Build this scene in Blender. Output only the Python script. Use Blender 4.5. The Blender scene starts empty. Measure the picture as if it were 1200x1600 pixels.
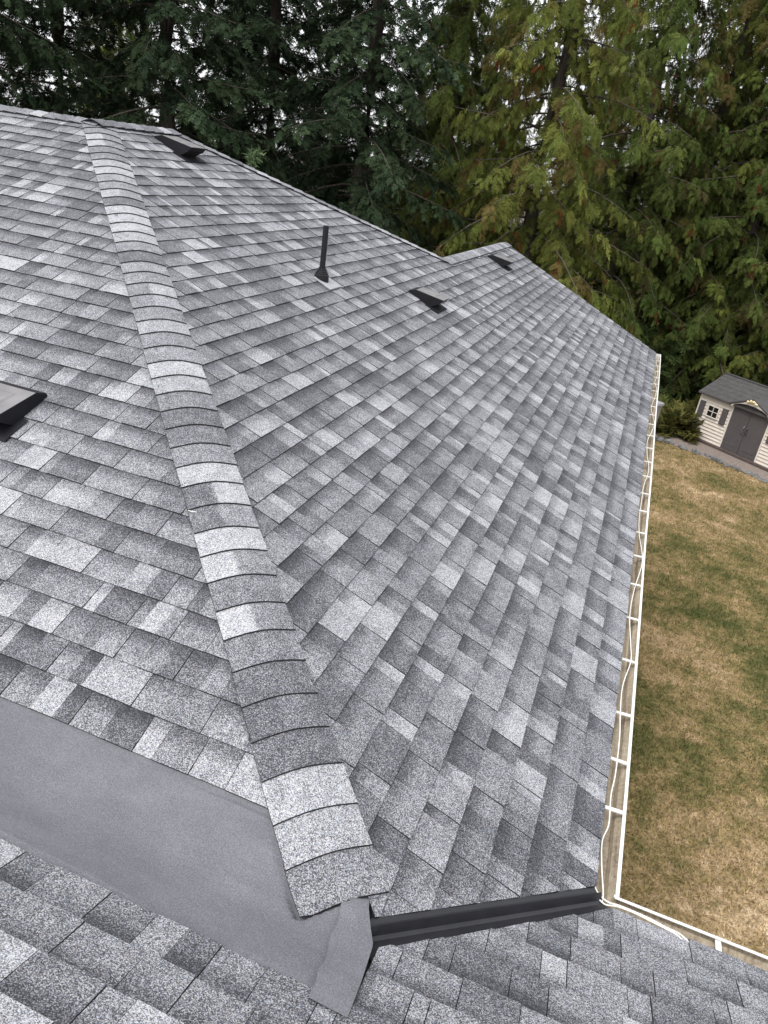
import bpy, math, random
import numpy as np
from mathutils import Matrix, Vector

# ------------------------------------------------------------------ camera, world, sun, exposure
K = 1.2                                   # metres per unit of the survey of the roof
scene = bpy.context.scene
COL = scene.collection
CR = np.array([0.92945137, 0.34405585, 0.13321307])
CU = np.array([-0.26569644, 0.37368037, 0.88868914])
CF = np.array([-0.25597959, 0.86138758, -0.43873214])
CO = np.array([-0.42004685, -2.06324302, 2.32332371]) * K
FPX = 1132.5536
cam = bpy.data.cameras.new("camera")
cam.sensor_fit = 'HORIZONTAL'; cam.sensor_width = 36.0; cam.lens = FPX / 1200 * 36.0
cam.clip_start = 0.05; cam.clip_end = 2000
camo = bpy.data.objects.new("camera", cam); COL.objects.link(camo)
camo.matrix_world = Matrix(((CR[0], CU[0], -CF[0], CO[0]), (CR[1], CU[1], -CF[1], CO[1]),
                            (CR[2], CU[2], -CF[2], CO[2]), (0, 0, 0, 1)))
scene.camera = camo
scene.render.resolution_x = 768; scene.render.resolution_y = 1024

SUN_EL, SUN_AZ = math.radians(64), math.radians(-150)      # azimuth from +y towards +x
world = bpy.data.worlds.new("World"); scene.world = world; world.use_nodes = True
wn = world.node_tree.nodes; wl = world.node_tree.links; wn.clear()
sky = wn.new('ShaderNodeTexSky'); sky.sky_type = 'NISHITA'; sky.sun_disc = False
sky.sun_elevation = SUN_EL; sky.sun_rotation = SUN_AZ
sky.dust_density = 4.0; sky.air_density = 1.0
hs = wn.new('ShaderNodeHueSaturation'); hs.inputs['Saturation'].default_value = 0.22
bg = wn.new('ShaderNodeBackground'); bg.inputs['Strength'].default_value = 0.15
wo = wn.new('ShaderNodeOutputWorld')
cl = wn.new('ShaderNodeMix'); cl.data_type = 'RGBA'; cl.inputs[0].default_value = 0.65; cl.inputs[7].default_value = (4.9, 4.95, 5.05, 1)   # even white cloud deck
wl.new(sky.outputs[0], hs.inputs['Color']); wl.new(hs.outputs[0], cl.inputs[6]); wl.new(cl.outputs[2], bg.inputs['Color']); wl.new(bg.outputs[0], wo.inputs['Surface'])
sd = bpy.data.lights.new("sun", 'SUN'); sd.energy = 1.2; sd.angle = math.radians(30); sd.color = (1.0, 0.97, 0.93)
so = bpy.data.objects.new("sun", sd); COL.objects.link(so)
sv = Vector((math.sin(SUN_AZ) * math.cos(SUN_EL), math.cos(SUN_AZ) * math.cos(SUN_EL), math.sin(SUN_EL)))
so.rotation_euler = sv.to_track_quat('Z', 'Y').to_euler(); so.location = (0, 0, 30)
vs = scene.view_settings
vs.view_transform = 'Standard'; vs.look = 'None'; vs.gamma = 1.0; vs.use_curve_mapping = False
vs.exposure = 1.05
scene.render.engine = 'CYCLES'
scene.cycles.max_bounces = 6

# ------------------------------------------------------------------ helpers
rng = np.random.default_rng(7)
rnd = random.Random(11)

def ray(px, py):
    return ((px - 600) / FPX) * CR - ((py - 800) / FPX) * CU + CF
def on_z(px, py, z):
    r = ray(px, py); return CO + r * ((z - CO[2]) / r[2])
def col_xy(px, D, py=300):
    r = ray(px, py); h = r[:2] / np.linalg.norm(r[:2]); return CO[:2] + h * D
def proj(P):
    d = np.asarray(P) - CO; w = d @ CF
    return np.stack([600 + FPX * (d @ CR) / w, 800 - FPX * (d @ CU) / w], -1), w

def mesh_np(name, V, F, mats, tint=None, midx=None, smooth=False):
    """V (n,3); F (m,k) equal-sized faces"""
    V = np.asarray(V, np.float32).reshape(-1, 3); F = np.asarray(F, np.int32)
    me = bpy.data.meshes.new(name)
    me.vertices.add(len(V)); me.vertices.foreach_set('co', V.ravel())
    k = F.shape[1]
    me.loops.add(F.size); me.loops.foreach_set('vertex_index', F.ravel())
    me.polygons.add(len(F)); me.polygons.foreach_set('loop_start', np.arange(0, F.size, k, dtype=np.int32))
    if midx is not None: me.polygons.foreach_set('material_index', np.asarray(midx, np.int32))
    if smooth: me.polygons.foreach_set('use_smooth', np.ones(len(F), bool))
    me.update(calc_edges=True)
    if tint is not None:
        at = me.color_attributes.new('tint', 'FLOAT_COLOR', 'POINT')
        at.data.foreach_set('color', np.asarray(tint, np.float32).ravel())
    for m in (mats if isinstance(mats, (list, tuple)) else [mats]): me.materials.append(m)
    me.validate()
    return me

class MB:
    def __init__(self): self.v = []; self.f = []; self.m = []; self.t = []
    def add(self, vs, fs, mi=0, tint=(0.5, 0, 0, 0)):
        b = len(self.v); self.v += [tuple(map(float, p)) for p in vs]
        if isinstance(tint, list): self.t += tint
        else: self.t += [tint] * len(vs)
        for f in fs: self.f.append([b + i for i in f]); self.m.append(mi)
        return self
    def box(self, x0, x1, y0, y1, z0, z1, mi=0, T=None):
        vs = [(x, y, z) for z in (z0, z1) for y in (y0, y1) for x in (x0, x1)]
        if T is not None: vs = [T(p) for p in vs]
        return self.add(vs, [(0, 2, 3, 1), (4, 5, 7, 6), (0, 1, 5, 4), (2, 6, 7, 3), (0, 4, 6, 2), (1, 3, 7, 5)], mi)
    def tube(self, pts, rads, n=8, mi=0, cap=True):
        pts = [Vector(p) for p in pts]; rings = []
        for i, p in enumerate(pts):
            d = (pts[min(i + 1, len(pts) - 1)] - pts[max(i - 1, 0)]).normalized()
            a = d.cross(Vector((0, 0, 1)))
            if a.length < 1e-3: a = Vector((1, 0, 0))
            a.normalize(); b = d.cross(a)
            r = float(rads[i] if hasattr(rads, '__len__') else rads)
            rings.append([p + r * (math.cos(2 * math.pi * j / n) * a + math.sin(2 * math.pi * j / n) * b) for j in range(n)])
        vs = [q for r in rings for q in r]; fs = []
        for i in range(len(pts) - 1):
            for j in range(n):
                k = (j + 1) % n; fs.append((i * n + j, i * n + k, (i + 1) * n + k, (i + 1) * n + j))
        if cap: fs.append(tuple(range(n))[::-1]); fs.append(tuple(range((len(pts) - 1) * n, len(pts) * n)))
        return self.add(vs, fs, mi)
    def mesh(self, name, mats, smooth=False, tint=False):
        me = bpy.data.meshes.new(name); me.from_pydata(self.v, [], self.f)
        for m in (mats if isinstance(mats, (list, tuple)) else [mats]): me.materials.append(m)
        me.polygons.foreach_set('material_index', self.m)
        if smooth: me.polygons.foreach_set('use_smooth', [True] * len(self.f))
        if tint:
            at = me.color_attributes.new('tint', 'FLOAT_COLOR', 'POINT')
            at.data.foreach_set('color', np.asarray(self.t, np.float32).ravel())
        me.update(); return me

def obj(name, me, parent=None, inv=None, kind=None, bevel=0):
    o = bpy.data.objects.new(name, me); COL.objects.link(o)
    if parent is not None:
        o.parent = parent
        if inv is not None: o.matrix_parent_inverse = inv
    if kind: o['kind'] = kind
    if bevel:
        b = o.modifiers.new('bevel', 'BEVEL'); b.width = bevel; b.segments = 2; b.limit_method = 'ANGLE'
    return o
def thing(name, label, cat, loc=(0, 0, 0), rz=0, group=None):
    o = bpy.data.objects.new(name, None); COL.objects.link(o); o.location = loc; o.rotation_euler = (0, 0, rz)
    o.empty_display_size = 0.2
    return tag(o, label, cat, group)
def tag(o, label, cat, group=None):
    o['label'] = label; o['category'] = cat
    if group: o['group'] = group
    return o

# ------------------------------------------------------------------ materials
def newmat(name):
    m = bpy.data.materials.new(name); m.use_nodes = True; nt = m.node_tree
    return m, nt, nt.nodes['Principled BSDF']
def nd(nt, t, **kw):
    n = nt.nodes.new(t)
    for k, v in kw.items():
        if k in n.inputs: n.inputs[k].default_value = v
        else: setattr(n, k, v)
    return n
def ramp(nt, stops, inp=None):
    r = nt.nodes.new('ShaderNodeValToRGB'); e = r.color_ramp.elements
    while len(e) < len(stops): e.new(0.5)
    for i, (p, c) in enumerate(stops): e[i].position = p; e[i].color = (*c, 1) if len(c) == 3 else c
    if inp is not None: nt.links.new(inp, r.inputs[0])
    return r
def mth(nt, op, a, b=None, clamp=False):
    n = nt.nodes.new('ShaderNodeMath'); n.operation = op; n.use_clamp = clamp
    for i, x in enumerate((a, b)):
        if x is None: continue
        if isinstance(x, (int, float)): n.inputs[i].default_value = x
        else: nt.links.new(x, n.inputs[i])
    return n.outputs[0]
def mixc(nt, f, a, b, mode='MIX'):
    n = nt.nodes.new('ShaderNodeMix'); n.data_type = 'RGBA'; n.blend_type = mode
    for s, x in ((0, f), (6, a), (7, b)):
        if isinstance(x, (int, float)): n.inputs[s].default_value = x
        elif isinstance(x, tuple): n.inputs[s].default_value = (*x, 1)
        else: nt.links.new(x, n.inputs[s])
    return n.outputs[2]
def pos(nt): return nt.nodes.new('ShaderNodeNewGeometry').outputs['Position']
def noise(nt, vec, scale, detail=3, rough=0.55):
    n = nd(nt, 'ShaderNodeTexNoise', Scale=scale, Detail=detail, Roughness=rough); nt.links.new(vec, n.inputs['Vector']); return n.outputs['Fac']

def mat_shingle():
    m, nt, b = newmat('asphalt_granules'); L = nt.links; p = pos(nt)
    at = nd(nt, 'ShaderNodeAttribute', attribute_name='tint'); sp = nt.nodes.new('ShaderNodeSeparateColor'); L.new(at.outputs['Color'], sp.inputs[0])
    tone, vl, sh = sp.outputs[0], sp.outputs[1], sp.outputs[2]
    vo = nd(nt, 'ShaderNodeTexVoronoi', Scale=330.0); L.new(p, vo.inputs['Vector'])
    vs_ = nt.nodes.new('ShaderNodeSeparateColor'); L.new(vo.outputs['Color'], vs_.inputs[0])
    n1 = noise(nt, p, 200.0, 3, 0.75)
    n2 = noise(nt, p, 14.0, 4, 0.6); n3 = noise(nt, p, 1.1, 3)
    grain = mth(nt, 'ADD', mth(nt, 'MULTIPLY', vs_.outputs[0], 0.62), mth(nt, 'MULTIPLY', n1, 0.38))
    # dark granule band blended in under the next course
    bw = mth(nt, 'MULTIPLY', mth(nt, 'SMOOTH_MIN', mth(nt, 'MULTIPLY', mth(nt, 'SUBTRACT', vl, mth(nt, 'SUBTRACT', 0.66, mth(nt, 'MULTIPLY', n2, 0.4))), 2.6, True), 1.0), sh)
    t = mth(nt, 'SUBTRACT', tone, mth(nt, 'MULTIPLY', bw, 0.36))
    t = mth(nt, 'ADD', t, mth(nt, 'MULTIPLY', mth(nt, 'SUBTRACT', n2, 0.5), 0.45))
    t = mth(nt, 'ADD', t, mth(nt, 'MULTIPLY', mth(nt, 'SUBTRACT', n3, 0.5), 0.2))
    x = mth(nt, 'ADD', mth(nt, 'ADD', mth(nt, 'MULTIPLY', grain, 0.90), 0.03), mth(nt, 'MULTIPLY', mth(nt, 'SUBTRACT', t, 0.5), 0.62))
    r = ramp(nt, [(0.12, (0.022, 0.022, 0.026)), (0.34, (0.062, 0.062, 0.070)), (0.52, (0.165, 0.165, 0.178)), (0.70, (0.36, 0.36, 0.37)), (0.95, (0.56, 0.56, 0.56))], x)
    # slightly warm / bluish individual granules
    hue = ramp(nt, [(0.0, (1.03, 0.97, 0.93)), (0.5, (0.96, 0.99, 1.01)), (1.0, (0.90, 0.96, 1.10))], vs_.outputs[1])
    c = mixc(nt, 1.0, r.outputs[0], hue.outputs[0], 'MULTIPLY')
    L.new(c, b.inputs['Base Color']); b.inputs['Roughness'].default_value = 0.85; b.inputs['Specular IOR Level'].default_value = 0.35
    bp = nd(nt, 'ShaderNodeBump', Strength=0.5, Distance=0.0015); L.new(grain, bp.inputs['Height']); L.new(bp.outputs[0], b.inputs['Normal'])
    return m
def mat_simple(name, col, rough=0.6, var=0.15, scale=20.0, metal=0.0, spec=0.5, bump=0.0, bscale=60.0):
    m, nt, b = newmat(name); L = nt.links; p = pos(nt)
    n = noise(nt, p, scale, 4); r = ramp(nt, [(0.25, tuple(c * (1 - var) for c in col)), (0.75, tuple(min(1, c * (1 + var)) for c in col))], n)
    L.new(r.outputs[0], b.inputs['Base Color']); b.inputs['Metallic'].default_value = metal; b.inputs['Specular IOR Level'].default_value = spec
    rr = ramp(nt, [(0.2, (rough * 0.8,) * 3), (0.8, (min(1, rough * 1.2),) * 3)], noise(nt, p, scale * 0.6, 3)); L.new(rr.outputs[0], b.inputs['Roughness'])
    if bump:
        bp = nd(nt, 'ShaderNodeBump', Strength=bump, Distance=0.01); L.new(noise(nt, p, bscale, 4), bp.inputs['Height']); L.new(bp.outputs[0], b.inputs['Normal'])
    return m
def mat_membrane():
    m, nt, b = newmat('grey_underlayment'); L = nt.links; p = pos(nt)
    g = noise(nt, p, 230.0, 3, 0.75)
    mp = nd(nt, 'ShaderNodeMapping'); mp.inputs['Scale'].default_value = (1.2, 5.0, 1.0); mp.inputs['Rotation'].default_value = (0, 0, .35); L.new(p, mp.inputs[0])
    n2 = noise(nt, mp.outputs[0], 1.6, 4, 0.6); n3 = noise(nt, p, 9.0, 4)
    x = mth(nt, 'ADD', mth(nt, 'MULTIPLY', g, 0.78), mth(nt, 'ADD', mth(nt, 'MULTIPLY', n2, 0.20), mth(nt, 'MULTIPLY', n3, 0.10)))
    r = ramp(nt, [(0.30, (0.046, 0.047, 0.056)), (0.52, (0.104, 0.106, 0.122)), (0.72, (0.195, 0.197, 0.218))], x)
    L.new(r.outputs[0], b.inputs['Base Color']); b.inputs['Roughness'].default_value = 0.8
    bp = nd(nt, 'ShaderNodeBump', Strength=0.25, Distance=0.001); L.new(g, bp.inputs['Height']); L.new(bp.outputs[0], b.inputs['Normal'])
    return m
def lawn_colour(nt, p, fine=True):
    n1 = noise(nt, p, 0.5, 6, 0.68); n2 = noise(nt, p, 3.7, 6, 0.8); n4 = noise(nt, p, 0.21, 3, 0.5)
    x = mth(nt, 'ADD', mth(nt, 'MULTIPLY', n1, 0.5), mth(nt, 'ADD', mth(nt, 'MULTIPLY', n2, 0.36), mth(nt, 'MULTIPLY', n4, 0.22)))
    base = ramp(nt, [(0.43, (0.070, 0.076, 0.026)), (0.485, (0.125, 0.112, 0.045)), (0.535, (0.215, 0.165, 0.078)), (0.59, (0.31, 0.225, 0.13)), (0.66, (0.54, 0.425, 0.285))], x)
    tuft = noise(nt, p, 2.3, 4, 0.6)
    tf = ramp(nt, [(0.585, (0, 0, 0)), (0.70, (1, 1, 1))], tuft)
    return mixc(nt, mth(nt, 'MULTIPLY', tf.outputs[0], 0.75), base.outputs[0], (0.066, 0.082, 0.026))
def mat_lawn():
    m, nt, b = newmat('dry_lawn'); L = nt.links; p = pos(nt)
    c = lawn_colour(nt, p)
    f = noise(nt, p, 22.0, 5, 0.8); r = ramp(nt, [(0.36, (0.5, 0.5, 0.5)), (0.64, (1.35, 1.35, 1.35))], f)
    L.new(mixc(nt, 1.0, c, r.outputs[0], 'MULTIPLY'), b.inputs['Base Color']); b.inputs['Roughness'].default_value = 0.95
    b.inputs['Specular IOR Level'].default_value = 0.1
    bp = nd(nt, 'ShaderNodeBump', Strength=0.6, Distance=0.03); L.new(noise(nt, p, 30.0, 4), bp.inputs['Height']); L.new(bp.outputs[0], b.inputs['Normal'])
    return m
def mat_blade():
    m, nt, b = newmat('grass_blades'); L = nt.links; p = pos(nt)
    at = nd(nt, 'ShaderNodeAttribute', attribute_name='tint')
    L.new(mixc(nt, 1.0, lawn_colour(nt, p), at.outputs['Color'], 'MULTIPLY'), b.inputs['Base Color']); b.inputs['Roughness'].default_value = 0.8
    b.inputs['Specular IOR Level'].default_value = 0.15
    return m
def mat_leaf(name, trans=0.25):
    m, nt, b = newmat(name); L = nt.links
    at = nd(nt, 'ShaderNodeAttribute', attribute_name='tint')
    oi = nt.nodes.new('ShaderNodeObjectInfo')
    v = ramp(nt, [(0.0, (0.85, 0.85, 0.85)), (1.0, (1.15, 1.15, 1.15))], oi.outputs['Random'])
    c = mixc(nt, 1.0, at.outputs['Color'], v.outputs[0], 'MULTIPLY')
    L.new(c, b.inputs['Base Color']); b.inputs['Roughness'].default_value = 0.75; b.inputs['Specular IOR Level'].default_value = 0.1
    tr = nt.nodes.new('ShaderNodeBsdfTranslucent'); L.new(c, tr.inputs['Color'])
    mx = nd(nt, 'ShaderNodeMixShader', Fac=trans); L.new(b.outputs[0], mx.inputs[1]); L.new(tr.outputs[0], mx.inputs[2])
    L.new(mx.outputs[0], nt.nodes['Material Output'].inputs['Surface'])
    return m
def mat_bark():
    m, nt, b = newmat('bark'); L = nt.links
    tc = nt.nodes.new('ShaderNodeTexCoord'); mp = nd(nt, 'ShaderNodeMapping'); mp.inputs['Scale'].default_value = (8, 8, 1.2); L.new(tc.outputs['Object'], mp.inputs[0])
    n = noise(nt, mp.outputs[0], 2.0, 5, 0.65); r = ramp(nt, [(0.3, (0.03, 0.023, 0.018)), (0.7, (0.13, 0.105, 0.085))], n); L.new(r.outputs[0], b.inputs['Base Color'])
    b.inputs['Roughness'].default_value = 0.95
    bp = nd(nt, 'ShaderNodeBump', Strength=0.8, Distance=0.04); L.new(n, bp.inputs['Height']); L.new(bp.outputs[0], b.inputs['Normal'])
    return m
def mat_gutter_inside():
    m, nt, b = newmat('silted_gutter'); L = nt.links; p = pos(nt)
    mp = nd(nt, 'ShaderNodeMapping'); mp.inputs['Scale'].default_value = (60, 2.5, 20); L.new(p, mp.inputs[0])
    n = noise(nt, mp.outputs[0], 1.0, 4, 0.6); n2 = noise(nt, p, 45.0, 4, 0.7); n3 = noise(nt, p, 1.6, 3)
    x = mth(nt, 'ADD', mth(nt, 'MULTIPLY', n, 0.4), mth(nt, 'ADD', mth(nt, 'MULTIPLY', n2, 0.35), mth(nt, 'MULTIPLY', n3, 0.25)))
    r = ramp(nt, [(0.34, (0.07, 0.05, 0.035)), (0.44, (0.24, 0.195, 0.14)), (0.56, (0.40, 0.345, 0.26)), (0.7, (0.52, 0.47, 0.38))], x)
    L.new(r.outputs[0], b.inputs['Base Color']); b.inputs['Roughness'].default_value = 0.8
    return m
M_SH = mat_shingle()
M_EDGE = mat_simple('asphalt_edge', (0.018, 0.018, 0.020), 0.9, 0.3, 60)
M_MEM = mat_membrane()
M_BLK = mat_simple('black_metal', (0.016, 0.016, 0.020), 0.30, 0.25, 9.0, 0.0, 0.4)
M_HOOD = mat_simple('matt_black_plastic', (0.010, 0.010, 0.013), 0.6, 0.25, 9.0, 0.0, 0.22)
M_SKYSHEEN = mat_simple('painted_sky_sheen', (0.17, 0.165, 0.17), 0.42, 0.25, 7.0, 0.0, 0.6)  # sky reflection on the black hood tops, painted in as paler grey
M_ABS = mat_simple('black_plastic', (0.012, 0.012, 0.015), 0.5, 0.25, 15.0, 0.0, 0.3)
M_DARK = mat_simple('dark_screen', (0.006, 0.006, 0.008), 0.8, 0.3, 40.0)
M_LEAD = mat_simple('grey_flashing', (0.30, 0.30, 0.32), 0.55, 0.2, 12.0)
M_WHITE = mat_simple('white_aluminium', (0.66, 0.655, 0.63), 0.45, 0.06, 6.0)
M_CABLE = mat_simple('white_cable', (0.74, 0.73, 0.70), 0.5, 0.08, 20.0)
M_GIN = mat_gutter_inside()
M_WOOD = mat_simple('brown_fascia', (0.10, 0.065, 0.045), 0.8, 0.35, 18.0)
M_WALL = mat_simple('house_siding', (0.52, 0.49, 0.43), 0.7, 0.08, 4.0)
M_SIDING = mat_simple('cream_vinyl', (0.66, 0.595, 0.525), 0.6, 0.08, 5.0)
M_TRIM = mat_simple('cream_trim', (0.70, 0.64, 0.58), 0.55, 0.05, 5.0)
M_SHDOOR = mat_simple('slate_plastic', (0.085, 0.075, 0.078), 0.55, 0.12, 4.0)
M_SHROOF = mat_simple('shed_shingle', (0.060, 0.056, 0.057), 0.7, 0.2, 6.0)
M_GLASS = mat_simple('dark_glass', (0.012, 0.013, 0.014), 0.08, 0.2, 3.0, 0, 0.6)
M_BRASS = mat_simple('pale_gold', (0.72, 0.62, 0.38), 0.5, 0.15, 20.0)
M_TIMBER = mat_simple('weathered_sleeper', (0.075, 0.055, 0.048), 0.9, 0.35, 10.0, bump=0.3)
M_GRAVEL = mat_simple('gravel', (0.19, 0.155, 0.135), 0.95, 0.55, 28.0, bump=0.8, bscale=50)
M_STONE = mat_simple('blue_grey_stone', (0.13, 0.13, 0.128), 0.9, 0.55, 7.0, bump=0.4, bscale=14)
M_SOIL = mat_simple('forest_soil', (0.055, 0.042, 0.028), 1.0, 0.4, 1.5, bump=0.6, bscale=8)
M_BIN = mat_simple('brown_bin', (0.030, 0.024, 0.026), 0.6, 0.2, 8.0)
M_BINTOP = mat_simple('pale_grey_panel', (0.20, 0.185, 0.175), 0.6, 0.12, 8.0)
M_LAWN = mat_lawn(); M_BLADE = mat_blade()
M_SPRUCE = mat_leaf('spruce_needles', 0.15); M_CEDAR = mat_leaf('cedar_sprays', 0.3); M_BARK = mat_bark()

# ------------------------------------------------------------------ ground
ZG = -5.24
s = 0.42342822; TH = math.atan(s); C = math.cos(TH); S = math.sin(TH)
a = 0.72051465 * K; e = 0.143 * K
FE = 0.065 * K                                   # wing eave lies at y = -FE
XR = 5.31 * K; YR = 3.87 * K; YH = 4.93 * K; XE = 2.92 * K; ZR = s * XR

g = MB(); N = 24
g.add([(-400, -300, ZG - .03), (400, -300, ZG - .03), (400, 500, ZG - .03), (-400, 500, ZG - .03)], [(0, 1, 2, 3)])
obj('ground', g.mesh('ground', M_SOIL), kind='structure')
edge_a, edge_b = on_z(1030, 688, ZG), on_z(1200, 752, ZG)         # line of the edging stones
dirE = (edge_b - edge_a) / np.linalg.norm(edge_b - edge_a)
far = edge_a - dirE * 16; near = edge_b + dirE * 14
g = MB(); g.add([(far[0], far[1], ZG), (-3, -25, ZG), (28, -25, ZG), (near[0], near[1], ZG)], [(0, 1, 2, 3)])
obj('lawn', g.mesh('lawn', M_LAWN), kind='structure')
nrmE = np.array([-dirE[1], dirE[0], 0]); nrmE = nrmE if nrmE[1] > 0 else -nrmE
g = MB(); q0, q1 = edge_a - dirE * 3, edge_b + dirE * 6
g.add([tuple(q0 + [0, 0, .012]), tuple(q1 + [0, 0, .012]), tuple(q1 + nrmE * 4.2 + [0, 0, .012]), tuple(q0 + nrmE * 4.2 + [0, 0, .012])], [(0, 1, 2, 3)])
obj('gravel_path', g.mesh('gravel_path', M_GRAVEL), kind='structure')
# blades of grass, one mass
nb = 330000
bx = rng.uniform(0.2, 10.5, nb); by = 1.5 + 26.0 * rng.random(nb) ** 1.25
side = (bx - edge_a[0]) * nrmE[0] + (by - edge_a[1]) * nrmE[1]
ok = side < -0.06; bx, by = bx[ok], by[ok]; nb = len(bx)
hgt = rng.uniform(.025, .075, nb); ang = rng.uniform(0, 6.283, nb); lean = rng.uniform(.2, 1.2, nb) * hgt; wd = rng.uniform(.004, .010, nb)
ca, sa = np.cos(ang), np.sin(ang); z0 = np.full(nb, ZG + .001)
la = rng.uniform(0, 6.283, nb)
V = np.stack([np.stack([bx - wd * ca, by - wd * sa, z0], 1), np.stack([bx + wd * ca, by + wd * sa, z0], 1),
              np.stack([bx + lean * np.cos(la), by + lean * np.sin(la), z0 + hgt], 1)], 1).reshape(-1, 3)
tv = np.repeat(rng.uniform(.55, 1.8, nb), 3)
obj('grass', mesh_np('grass', V, np.arange(nb * 3).reshape(-1, 3), M_BLADE, np.stack([tv, tv, tv * .95, np.ones_like(tv)], 1)), kind='stuff')

# ------------------------------------------------------------------ house roof
HL = (-6.0, 4.0, ZG)
house = thing('house', 'large house with grey shingled hip roof, black roof vents and white gutters', 'house', HL)
HINV = Matrix.Translation(HL).inverted()
def hpart(name, me, **kw): return obj(name, me, house, HINV, **kw)

def planeR(x, y): return -s * x
def planeL(x, y): return s * (y + 2 * a)
def planeF(x, y): return -s * (y + FE)
def smax(p, q, r=0.03): return 0.5 * (p + q + np.sqrt((p - q) ** 2 + r * r))
def roofz(x, y, r=0.0):
    m = np.minimum(planeR(x, y), planeL(x, y))
    return smax(m, planeF(x, y), r) if r else np.maximum(m, planeF(x, y))
def under_caps(x, y, z):
    tq = (y - x) / 2; w = (x + y + 2 * a) / math.sqrt(2); m = s / math.sqrt(2); h_ = .145 * K
    cz = s * (a + tq) - m * np.sqrt(w * w + .0144) + m * (math.sqrt(h_ * h_ + .0144) - h_) + .004
    return np.where((tq > .066 * K / 1.4763) & (np.abs(w) < .19), np.minimum(z, cz + .003), z)
class Plane:
    def __init__(self, O, U, Vv, Nn): self.O, self.U, self.V, self.N = map(np.array, (O, U, Vv, Nn))
    def P(self, u, v, h): return self.O + u * self.U + v * self.V + h * self.N
PR = Plane((0., 0, 0), (0., 1, 0), (-C, 0, S), (S, 0, C))
PL = Plane((0., -2 * a, 0), (1., 0, 0), (0, C, S), (0, -S, C))
PF = Plane((0., -FE, 0), (-1., 0, 0), (0, -C, S), (0, S, C))
def clip(poly, hp):
    for (A, B, D) in hp:
        out = []
        for i in range(len(poly)):
            p, q = poly[i], poly[(i + 1) % len(poly)]
            dp, dq = A * p[0] + B * p[1] - D, A * q[0] + B * q[1] - D
            if dp <= 0: out.append(p)
            if dp * dq < 0:
                t = dp / (dp - dq); out.append((p[0] + t * (q[0] - p[0]), p[1] + t * (q[1] - p[1])))
        poly = out
        if len(poly) < 3: return None
    ar = 0.5 * abs(sum(poly[i][0] * poly[(i + 1) % len(poly)][1] - poly[(i + 1) % len(poly)][0] * poly[i][1] for i in range(len(poly))))
    return poly if ar > 2e-4 else None
def tone_pick(r, pl=.17):
    q = r.random()
    if q < pl: return r.uniform(.67, .79)
    if q < .45: return r.uniform(.31, .42)
    return r.uniform(.46, .59)
pieces = []          # (slope key, verts, faces, mats, tints, pixel area)
def add_piece(key, pl, poly, v0, raised, tone, shade, hj):
    hb, ht = .0080 + (.0040 if raised else 0) + hj, .0018
    top = []; tint = []
    for (u, v) in poly:
        f = min(max((v - v0) / (e + .014), 0), 1)
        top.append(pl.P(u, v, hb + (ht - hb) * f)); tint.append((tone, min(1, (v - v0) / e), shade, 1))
    n = len(poly); low = [pl.P(u, v, -.012) for (u, v) in poly]
    V = top + top + low; Fc = [tuple(range(n))]; mi = [0]
    for i in range(n):
        j = (i + 1) % n; Fc.append((n + i, 2 * n + i, 2 * n + j, n + j)); mi.append(1)
    q, w = proj(np.array(top))
    ar = 0.
    if (w > .3).all():
        cx, cy = q[:, 0].mean(), q[:, 1].mean()
        if -10 < cx < 1210 and -10 < cy < 1610:
            ar = .5 * abs(np.dot(q[:, 0], np.roll(q[:, 1], -1)) - np.dot(q[:, 1], np.roll(q[:, 0], -1)))
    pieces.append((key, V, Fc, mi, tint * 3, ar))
def courses(key, pl, hpf, u0, u1, kv, vstart, seed):
    r = random.Random(seed)
    for k in kv:
        v0 = vstart + k * e; u = u0 - r.uniform(0, .4); raised = r.random() < .5
        vj = r.uniform(-.002, .002)
        while u < u1:
            raised = not raised
            w = (r.choice((.17, .20, .23, .26)) if raised else r.choice((.06, .09, .13, .17, .21))) * r.uniform(.9, 1.12)
            segs = [(u, u + w)]
            if w > .17 and r.random() < .35:                      # two colour drops inside one tab
                q = u + w * r.uniform(.35, .65); segs = [(u, q), (q, u + w)]
            bj = vj + (0 if raised else r.uniform(-.001, .002)); hj = r.uniform(-.0012, .0012)
            for i_, (ua, ub) in enumerate(segs):
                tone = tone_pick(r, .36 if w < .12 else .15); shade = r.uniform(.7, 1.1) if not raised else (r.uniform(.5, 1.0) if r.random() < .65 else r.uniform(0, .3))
                n = 2
                wob = lambda uu: .0022 * math.sin(uu * 2.1 + k * 1.7) + .0013 * math.sin(uu * 7.3 + k)
                if i_ == 0: ua += .0016
                if i_ == len(segs) - 1: ub -= .0016
                poly = [(ua, v0 + bj + wob(ua)), (ub, v0 + bj + wob(ub)), (ub, v0 + e + .014), (ua, v0 + e + .014)]
                for hp in hpf(v0):
                    pc = clip(poly, hp)
                    if pc: add_piece(key, pl, pc, v0 + bj, raised, tone, shade, hj)
            u += w
VR_TOP = XR / C; VE_TOP = XE / C
def hpR(v0):
    base = [(-1, C, 2 * a - .12), (-1, -C, -.02 * K), (0, 1, VR_TOP)]
    if v0 + e * .5 > VE_TOP: return [base + [(1, C, 10.24 * K)]]
    if v0 + e * 1.3 > VE_TOP: return [base + [(1, -.15 * C, 10.78 * K), (0, 1, VE_TOP + .01)], base + [(1, C, 10.24 * K), (0, -1, -VE_TOP - .01)]]
    return [base + [(1, -.15 * C, 10.78 * K)]]
courses('R', PR, hpR, -.9, 11.4 * K, range(0, int(VR_TOP / e) + 1), .014, 3)
VL0 = a / C + .208 * K; VL_TOP = (YR + 2 * a) / C
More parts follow.
